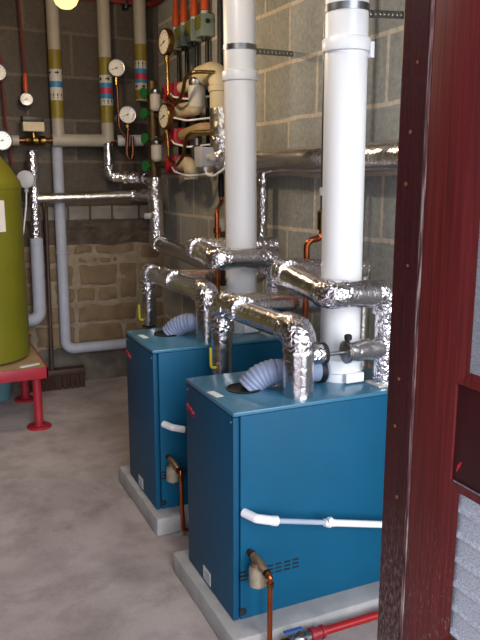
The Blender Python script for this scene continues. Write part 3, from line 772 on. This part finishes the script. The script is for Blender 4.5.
# ------------------------------------------------------------------ pressure gauges
def gauge(c, d, r, label, siphon=None, mat='dark_copper', case='brass', sr=.008, grp=None):
    c, d = V(c), V(d).normalized()
    t = thing('pressure_gauge', label, 'gauge', c, 'pressure gauges')
    obj('case', LT([(r * .5, -.035), (r * .96, -.034), (r * 1.02, -.028), (r * 1.02, .002), (r * .98, .006), (r * .9, .005), (r * .9, -.001)], c, d, 32), case, t)
    obj('dial', LT([(r * .905, -.001), (r * .905, .0015), (.002, .0018)], c, d, 32), 'dial', t)
    u = V((0, 0, 1)); w = d.cross(u).normalized(); tk = bmesh.new()
    for k in range(11):
        a = math.radians(225 - 27 * k); q = -w * math.cos(a) + u * math.sin(a)
        tube(tk, [c + d * .0024 + q * r * .66, c + d * .0024 + q * r * .8], r * .02, 4)
    obj('scale_marks', tk, 'ink', t)
    a = math.radians(200); q = -w * math.cos(a) + u * math.sin(a)
    nb = TB([c + d * .003 - q * r * .2, c + d * .003 + q * r * .6], r * .03, 6); lathe(nb, [(r * .09, .002), (r * .08, .005)], c, d, 12)
    obj('needle', nb, 'ink', t)
    if c.y > 4.7:
        obj('wall_mount', LT([(.008, .03), (.008, YB - c.y - .004), (.022, YB - c.y - .003), (.022, YB - c.y)], c, (0, 1, 0), 12), case, t)
    if siphon:
        obj('stem', LT([(.011, 0), (.011, .02), (.016, .022), (.016, .036), (.01, .038), (.01, .05)], c - u * (r + .046) - d * .014, u, 8), 'brass', t)
        obj('siphon', TB(siphon, sr, 12, bend=.06), mat, t)
    return t
gauge((1.40, 4.155, 2.25), (-1, -.12, .0), .075, 'upper dial seen edge-on, on a looping brass tube below the grey switch boxes',
      [(1.412, 4.14, 2.14), (1.412, 4.13, 1.92), (1.412, 4.01, 1.885), (1.412, 3.89, 1.925), (1.412, 3.835, 2.015), (1.412, 3.72, 2.03), (1.53, 3.705, 2.03)], 'brass', 'brass', .0105)
gauge((1.40, 4.185, 1.832), (-1, -.12, 0), .075, 'lower dial seen edge-on, on a looping brass tube between the red pumps',
      [(1.412, 4.165, 1.73), (1.412, 4.14, 1.575), (1.412, 4.01, 1.54), (1.412, 3.90, 1.585), (1.412, 3.835, 1.69), (1.412, 3.76, 1.715), (1.52, 3.74, 1.72)], 'brass', 'brass', .0105)
gauge((1.275, 4.78, 2.18), (-.12, -1, -.02), .056, 'white dial hanging beside the middle banded pipe, higher of the two on siphons',
      [(1.28, 4.795, 2.09), (1.285, 4.795, 1.80), (1.33, 4.795, 1.74)], 'dark_copper', 'steel', .010)
gauge((1.34, 4.78, 1.885), (-.14, -1, 0), .058, 'pinkish white dial above a dark U siphon, by the horizontal beige pipe',
      [(1.345, 4.79, 1.80), (1.33, 4.79, 1.62), (1.36, 4.79, 1.575), (1.375, 4.79, 1.64), (1.375, 4.795, 1.745)], 'dark_copper', 'steel', .013)
gauge((.71, 4.93, 1.972), (-.1, -1, 0), .042, 'small dial at the end of the orange sleeved red capillary', None, case='steel')
gauge((.54, 4.90, 2.125), (-.1, -1, 0), .052, 'white dial above the tank, the upper one beside the red capillary', None, case='steel')
gauge((.525, 4.78, 1.70), (-.1, -1, 0), .060, 'white dial on the beige pipe behind the tank top', None, case='steel')

# ------------------------------------------------------------------ pipes on the back wall
def patch(bm, cx, cy, r, a0, a1, z0, z1, n=5):
    """a curved rectangle lying on a vertical pipe; angle 0 faces the doorway"""
    A = [bm.verts.new((cx + r * math.sin(a0 + (a1 - a0) * k / n), cy - r * math.cos(a0 + (a1 - a0) * k / n), z0)) for k in range(n + 1)]
    B = [bm.verts.new((cx + r * math.sin(a0 + (a1 - a0) * k / n), cy - r * math.cos(a0 + (a1 - a0) * k / n), z1)) for k in range(n + 1)]
    for k in range(n): bm.faces.new((A[k], A[k+1], B[k+1], B[k]))
def up_arrow(bm, cx, cy, r, a, z0, z1, up=True):
    patch(bm, cx, cy, r, a - .05, a + .05, z0, z1, 2)
    h = (z1 - z0); zt = z1 if up else z0; s = -1 if up else 1; p = []
    for da, dz in ((-.16, s * h * .42), (.16, s * h * .42), (0, 0)):
        p.append(bm.verts.new((cx + (r + .0004) * math.sin(a + da), cy - (r + .0004) * math.cos(a + da), zt + dz)))
    bm.faces.new(p)
def side_arrow(bm, cx, cy, r, a, z, h, s=1):
    patch(bm, cx, cy, r, a - .3, a + .3, z - h * .15, z + h * .15, 4); p = []
    for da, dz in ((s * .05, -.5 * h), (s * .05, .5 * h), (s * .4, 0)):
        p.append(bm.verts.new((cx + (r + .0006) * math.sin(a + da), cy - (r + .0006) * math.cos(a + da), z + dz)))
    bm.faces.new(p)
def banded(x, y, zb, r, bands, label):
    t = thing('banded_pipe', label, 'pipe', (x, y, zb), 'banded riser pipes')
    obj('pipe', TB([(x, y, zb), (x, y, HC)], r, 24), 'beige_pipe', t)
    for z1, z0, m in bands:
        kind = m; m = 'band_white' if m in ('up', 'side') else m
        bb = obj('tape_band', LT([(r, 0), (r * 1.02, .0005), (r * 1.02, z1 - z0 - .0005), (r, z1 - z0)], (x, y, z0), seg=28), m, t)
        if kind in ('up', 'side'):
            mk = bmesh.new()
            for q in range(10):
                a = q * 2 * PI / 10
                if kind == 'up': up_arrow(mk, x, y, r * 1.025, a, z0 + .007, z1 - .005)
                elif q % 2 == 0: side_arrow(mk, x, y, r * 1.025, a, (z0 + z1) / 2, (z1 - z0) * .6)
            obj('arrow_marks', mk, 'ink', bb, 0)
def zz(y): return 1.848 + (100 - (y - 20)) * .0 + (120 - y) * .00632
B1 = [(zz(51), zz(70), 'olive_band'), (zz(70), zz(77), 'side'), (zz(77), zz(82), 'band_white'), (zz(82), zz(88), 'band_blue'), (zz(88), zz(93), 'band_white'), (zz(93), zz(101), 'up'), (zz(101), zz(119), 'olive_band')]
B2 = [(zz(55), zz(73), 'olive_band'), (zz(73), zz(81), 'side'), (zz(81), zz(86), 'band_blue'), (zz(86), zz(92), 'band_red'), (zz(92), zz(97), 'band_blue'), (zz(97), zz(104), 'up'), (zz(104), zz(122), 'olive_band')]
B3 = [(zz(39), zz(56), 'olive_band'), (zz(56), zz(64), 'up'), (zz(64), zz(69), 'band_blue'), (zz(69), zz(75), 'band_red'), (zz(75), zz(79), 'band_blue'), (zz(79), zz(86), 'side'), (zz(86), zz(96), 'olive_band')]
banded(.898, 4.90, 1.715, .041, B1, 'beige riser on the back wall with blue and white banding, nearest the tank')
banded(1.232, 4.90, 1.715, .043, B2, 'beige riser on the back wall with red and blue banding, beside the two siphon dials')
banded(1.48, 4.90, 1.99, .042, B3, 'beige riser with red and blue banding in the corner above the manifold')

t = thing('horizontal_pipe', 'beige pipe running level along the back wall under the banded risers', 'pipe', (.6, 4.90, 1.715))
obj('lagged_length', TB([(-.3, 4.9, 1.70), (.64, 4.9, 1.708)], .034, 20), 'beige_pipe', t)
obj('lagged_length', TB([(.855, 4.9, 1.714), (1.24, 4.9, 1.72)], .042, 22), 'beige_pipe', t)
obj('lagged_length', TB([(1.30, 4.9, 1.721), (1.47, 4.86, 1.724)], .038, 22), 'lightgrey', t)
obj('bare_length', TB([(.63, 4.9, 1.708), (1.31, 4.9, 1.72)], .018, 14), 'dark_copper', t)
obj('valve_body', LT([(.02, -.06), (.03, -.055), (.03, -.03), (.024, -.02), (.034, -.01), (.034, .02), (.024, .03), (.03, .04), (.03, .07), (.02, .075)], (.74, 4.9, 1.71), (1, 0, 0), 12), 'brass', t)
t = thing('valve_actuator', 'cream valve motor with a dark top on the beige pipe beside the tank', 'actuator', (.735, 4.88, 1.75))
obj('housing', BX((.665, 4.84, 1.765), (.80, 4.93, 1.825), .006), 'cream_ins', t)
obj('cover', BX((.663, 4.838, 1.825), (.802, 4.932, 1.862), .01), 'motor', t)
obj('neck', LT([(.022, 0), (.016, .03), (.016, .07)], (.735, 4.89, 1.712), seg=14), 'brass', t)

t = thing('drain_pipe', 'grey white pipe dropping down the back wall and turning behind the rear boiler', 'pipe', (.885, 4.95, .28))
obj('pipe', TB([(.895, 4.955, 1.70), (.885, 4.94, .272), (1.50, 4.94, .272)], .037, 22, bend=.06), 'grey_pipe', t)
obj('pipe_bracket', LT([(.038, 0), (.042, .002), (.042, .02), (.038, .022)], (.89, 4.947, .95)), 'grey_pipe', t)

t = thing('foil_connector', 'foil pipe under the middle banded riser, stepping across to the corner', 'pipe', (1.225, 4.88, 1.46))
foil_path(t, [(1.225, 4.88, 1.70), (1.225, 4.88, 1.48), (1.44, 4.78, 1.465), (1.45, 4.56, 1.46)], .036, ['drop', 'cross', 'short_run'], bend=.05, elbow_r=1.1)
obj('valve_body', LT([(.028, -.04), (.046, -.03), (.046, .0), (.032, .01), (.046, .02), (.046, .04), (.028, .05)], (1.345, 4.825, 1.472), (.9, -.42, 0), 16), 'crumple', t)

t = thing('foil_riser', 'foil pipe column in the far corner leading down to the rear boiler', 'pipe', (1.45, 4.54, 1.03))
foil_path(t, [(1.45, 4.55, 1.47), (1.45, 4.54, 1.04), (1.455, 3.29, .985)], .047, ['column', 'long_run'], bend=.06, elbow_r=1.12, mats=('crumple', 'crumple'))
bpy.data.objects[[c.name for c in t.children if c.name.startswith('long_run')][0]].data.materials[0] = M['dullfoil']
obj('tee_wrap', TB([(1.45, 4.55, 1.29), (1.45, 4.55, 1.43)], .052, seg=26, step=.007, crump=.1, freq=27), 'crumple', t, 80)
obj('side_valve', LT([(.014, 0), (.02, .005), (.02, .04), (.01, .045)], (1.41, 4.54, 1.22), (-1, -.2, 0), 14), 'lightgrey', t)

t = thing('tank_connection', 'upright foil pipe beside the tank with a grey sleeve at its foot', 'pipe', (.715, 4.88, .5))
obj('upright', TB([(.717, 4.88, 1.645), (.714, 4.88, 1.06)], .035, seg=22, step=.012, crump=.05, freq=30), 'crumple', t, 70)
obj('grey_sleeve', TB([(.714, 4.88, 1.07), (.708, 4.88, .52), (.50, 4.86, .50)], .043, 22, bend=.06), 'grey_pipe', t)
t2 = thing('foil_crossover', 'level foil pipe from the tank upright to the corner column', 'pipe', (1.1, 4.86, 1.335))
obj('run', TB([(.735, 4.88, 1.333), (1.43, 4.83, 1.352)], .034, seg=22, step=.02, crump=.02, freq=24), 'dullfoil', t2, 50)
obj('end_wrap', TB([(1.36, 4.835, 1.35), (1.415, 4.83, 1.352), (1.445, 4.60, 1.354)], .042, seg=24, bend=.05, step=.007, crump=.09, freq=28), 'crumple', t2, 80)
t = thing('tank_sensor', 'round pale sensor box with a drooping wire between the tank and the foil upright', 'sensor', (.66, 4.80, 1.40))
obj('housing', LT([(.03, -.05), (.052, -.04), (.055, 0), (.055, .05), (.045, .055)], (.66, 4.80, 1.46), (-.25, -1, 0), 26), 'lightgrey', t)
obj('gland', LT([(.014, 0), (.014, -.03), (.008, -.035)], (.655, 4.79, 1.41)), 'lightgrey', t)
obj('wire', TB([(.655, 4.79, 1.385), (.65, 4.79, 1.30), (.62, 4.78, 1.12), (.58, 4.77, 1.0)], .005, 8, bend=.06), 'white', t)
tag(obj('thin_pipe', TB([(.79, 4.97, 1.32), (.79, 4.97, .262)], .012, 12), 'dark_copper'), 'thin dark pipe down the back wall between the grey sleeve and the drain pipe', 'pipe')

# red capillaries, red cable run near the ceiling
obj('coupling_clip', BX((1.362, 1.985, 1.845), (1.377, 2.01, 1.895), .003), 'white', bpy.data.objects['flue_pipe'])
tag(obj('red_capillary', TB([(.545, 4.99, HC), (.575, 4.99, 1.85), (.60, 4.99, 1.55)], .007, 8, bend=.1), 'redcable'), 'red capillary line farther left, dropping behind the tank top', 'cable', 'red capillaries')
t = thing('capillary_line', 'thin red line with an orange sleeve ending at the small dial', 'cable', (.71, 4.95, 2.04), 'red capillaries')
obj('line', TB([(.69, 4.95, HC), (.71, 4.945, 2.12)], .0065, 8), 'redcable', t)
obj('sleeve', LT([(.011, 0), (.016, .02), (.014, .10), (.009, .12)], (.71, 4.945, 2.017), seg=12), 'orange', t)
t = thing('red_conduit', 'red conduit running level near the ceiling behind the banded risers', 'conduit', (1.3, 5.0, 2.6))
obj('tube', TB([(.86, 4.985, 2.645), (1.60, 4.985, 2.645), (1.60, 3.6, 2.66)], .019, 12, bend=.05), 'redcable', t)
obj('clip', BX((1.40, 4.965, 2.60), (1.425, 5.05, 2.67), .004), 'darksteel', t)

# ------------------------------------------------------------------ tank on its red table, broom and tub
t = thing('hot_water_tank', 'olive green coated water tank standing on the red table', 'tank', (.27, 4.42, .40))
obj('shell', LT([(.27, .0), (.292, .012), (.30, .05), (.30, .98), (.303, 1.0), (.303, 1.035), (.298, 1.05), (.24, 1.14), (.17, 1.225), (.09, 1.27), (.001, 1.285)], (.27, 4.42, .40), seg=64), 'tank', t)
obj('seam_band', LT([(.302, 0), (.3055, .002), (.3055, .018), (.302, .02)], (.27, 4.42, 1.405), seg=64), 'tank', t)
lb = bmesh.new()
patch(lb, .27, 4.42, .3035, .02, .62, 1.17, 1.345, 10)
obj('paper_label', lb, 'paper', t, label='white paper label')
ll = bmesh.new()
for k in range(6): patch(ll, .27, 4.42, .3042, .10, .52 - .06 * (k % 3), 1.20 + k * .022, 1.204 + k * .022, 6)
obj('label_lines', ll, 'lightgrey', t)
obj('drain_cock', LT([(.016, 0), (.016, .03), (.022, .032), (.022, .05), (.01, .054)], (.54, 4.52, .50), (1, .1, 0), 12), 'brass', t)
t = thing('tank_table', 'low red steel table with a plywood top under the olive tank', 'table', (.25, 4.44, 0))
obj('top', BX((-.14, 4.06, .372), (.612, 4.82, .392), .003), 'ply', t)
fr = bmesh.new()
box(fr, (-.145, 4.05, .325), (.617, 4.062, .392), .002); box(fr, (-.145, 4.818, .325), (.617, 4.83, .392), .002); box(fr, (-.145, 4.05, .325), (-.133, 4.83, .392), .002); box(fr, (.605, 4.05, .325), (.617, 4.83, .392), .002)
obj('frame', fr, 'red', t)
for x in (-.09, .562):
    for y in (4.15, 4.73):
        l = obj('leg', TB([(x, y, .01), (x, y, .372)], .026, 20), 'red', t)
        obj('foot_plate', LT([(.072, 0), (.072, .01), (.068, .014), (.034, .016), (.03, .022), (.026, .024)], (x, y, 0), seg=28), 'red', l)
tag(obj('loose_offcut', BX((.46, 4.10, .392), (.58, 4.13, .402), .003, rot=Matrix.Rotation(.35, 3, 'Z')), 'cap_grey'), 'pale offcut lying on the table edge by the tank', 'offcut')
t = thing('broom', 'broom standing head down against the back wall beside the table', 'broom', (.79, 4.89, 0))
obj('handle', TB([(.772, 4.90, .13), (.80, 4.958, 1.28)], .0125, 12), 'darkwood', t)
obj('head', BX((.60, 4.865, .105), (1.0, 4.945, .145), .01), 'darkwood', t)
br = bmesh.new()
for k in range(22):
    for j in range(3):
        x = .612 + k * .0178; y = 4.878 + j * .027; sp = (j - 1) * .014
        tube(br, [(x, y, .11), (x + random.uniform(-.008, .008), y + sp, .004)], .0092, 6)
obj('bristles', br, 'bristle', t)
t = thing('plastic_tub', 'teal plastic tub on the floor under the tank table', 'tub', (.31, 4.855, 0))
tb = bmesh.new()
pr = [((.16, .10), 0), ((.19, .125), .16), ((.205, .14), .16), ((.205, .14), .172), ((.182, .117), .172), ((.15, .09), .012)]
rings = []
for (a, b_), h in pr:
    ring = []
    for k in range(32):
        th = 2 * PI * k / 32; c_, s_ = math.cos(th), math.sin(th)
        ring.append(tb.verts.new((0.31 + math.copysign(abs(c_) ** .45, c_) * a, 4.855 + math.copysign(abs(s_) ** .45, s_) * b_, h + .002)))
    rings.append(ring)
for A, B in zip(rings, rings[1:]):
    for k in range(32): tb.faces.new((A[k], A[(k+1) % 32], B[(k+1) % 32], B[k]))
tb.faces.new(rings[0][::-1]); tb.faces.new(rings[-1])
obj('tub_body', tb, 'tealbox', t)

# ------------------------------------------------------------------ lamp
def pendant(LX, LY, LZ, label, energy, col):
    t = thing('pendant_lamp', label, 'lamp', (LX, LY, LZ), 'warm pendant lamps')
    obj('bulb', LT([(.001, 0), (.028, .004), (.048, .02), (.06, .045), (.06, .07), (.046, .1), (.03, .13)], (LX, LY, LZ), seg=28), 'bulb', t)
    obj('rim', LT([(.0615, .050), (.069, .052), (.069, .078), (.06, .085)], (LX, LY, LZ), seg=28), 'brass', t)
    obj('holder', LT([(.034, .128), (.036, .132), (.03, .19), (.012, .2)], (LX, LY, LZ), seg=22), 'brass', t)
    obj('cord', TB([(LX, LY, LZ + .195), (LX, LY, HC)], .005, 8), 'black', t)
    obj('ceiling_rose', LT([(.045, 0), (.045, -.012), (.02, -.03), (.008, -.035)], (LX, LY, HC), seg=22), 'white', t)
    l = bpy.data.lights.new('lamp_light', 'POINT'); l.energy = energy; l.color = col; l.shadow_soft_size = .05
    lo = bpy.data.objects.new('lamp_light', l); C.objects.link(lo); lo.location = (LX, LY, LZ - .06)
pendant(.726, 3.6, 2.257, 'lit warm lamp hanging in front of the banded riser nearest the tank', 21, (1, .74, .44))
pendant(.62, 2.2, 2.50, 'added warm fill lamp out of view, above the gap in front of the boilers', 21, (1, .90, .76))  # unseen second lamp, added to brighten flues, block wall and pipe tops

# ------------------------------------------------------------------ daylight and camera
w = bpy.data.worlds.new('sky'); bpy.context.scene.world = w; w.use_nodes = True
nt = w.node_tree; bg = nt.nodes['Background']; bg.inputs[0].default_value = (.90, .91, 1.0, 1); bg.inputs[1].default_value = 1.6

s = bpy.data.lights.new('hazy_sun', 'SUN'); s.energy = 4.3; s.angle = math.radians(46); s.color = (.95, .97, 1.0)
so = bpy.data.objects.new('hazy_sun', s); C.objects.link(so); so.location = (0, -6, 3)
so.rotation_euler = V((-math.sin(math.radians(4)), math.cos(math.radians(4)), -math.tan(math.radians(17)))).to_track_quat('-Z', 'Y').to_euler()

cam = bpy.data.cameras.new('camera'); cam.sensor_fit = 'VERTICAL'; cam.sensor_height = 36; cam.lens = 702 / 640 * 36
co = bpy.data.objects.new('camera', cam); C.objects.link(co)
co.location = (0, 0, 1.465); co.rotation_euler = (PI / 2 - math.radians(11.402), 0, -math.radians(24.451))
cam.clip_start = .02
sc = bpy.context.scene; sc.camera = co
vs = sc.view_settings; vs.view_transform = 'Standard'; vs.look = 'None'; vs.gamma = 1; vs.use_curve_mapping = False; vs.exposure = 0
sc.cycles.max_bounces = 8; sc.cycles.use_denoising = True
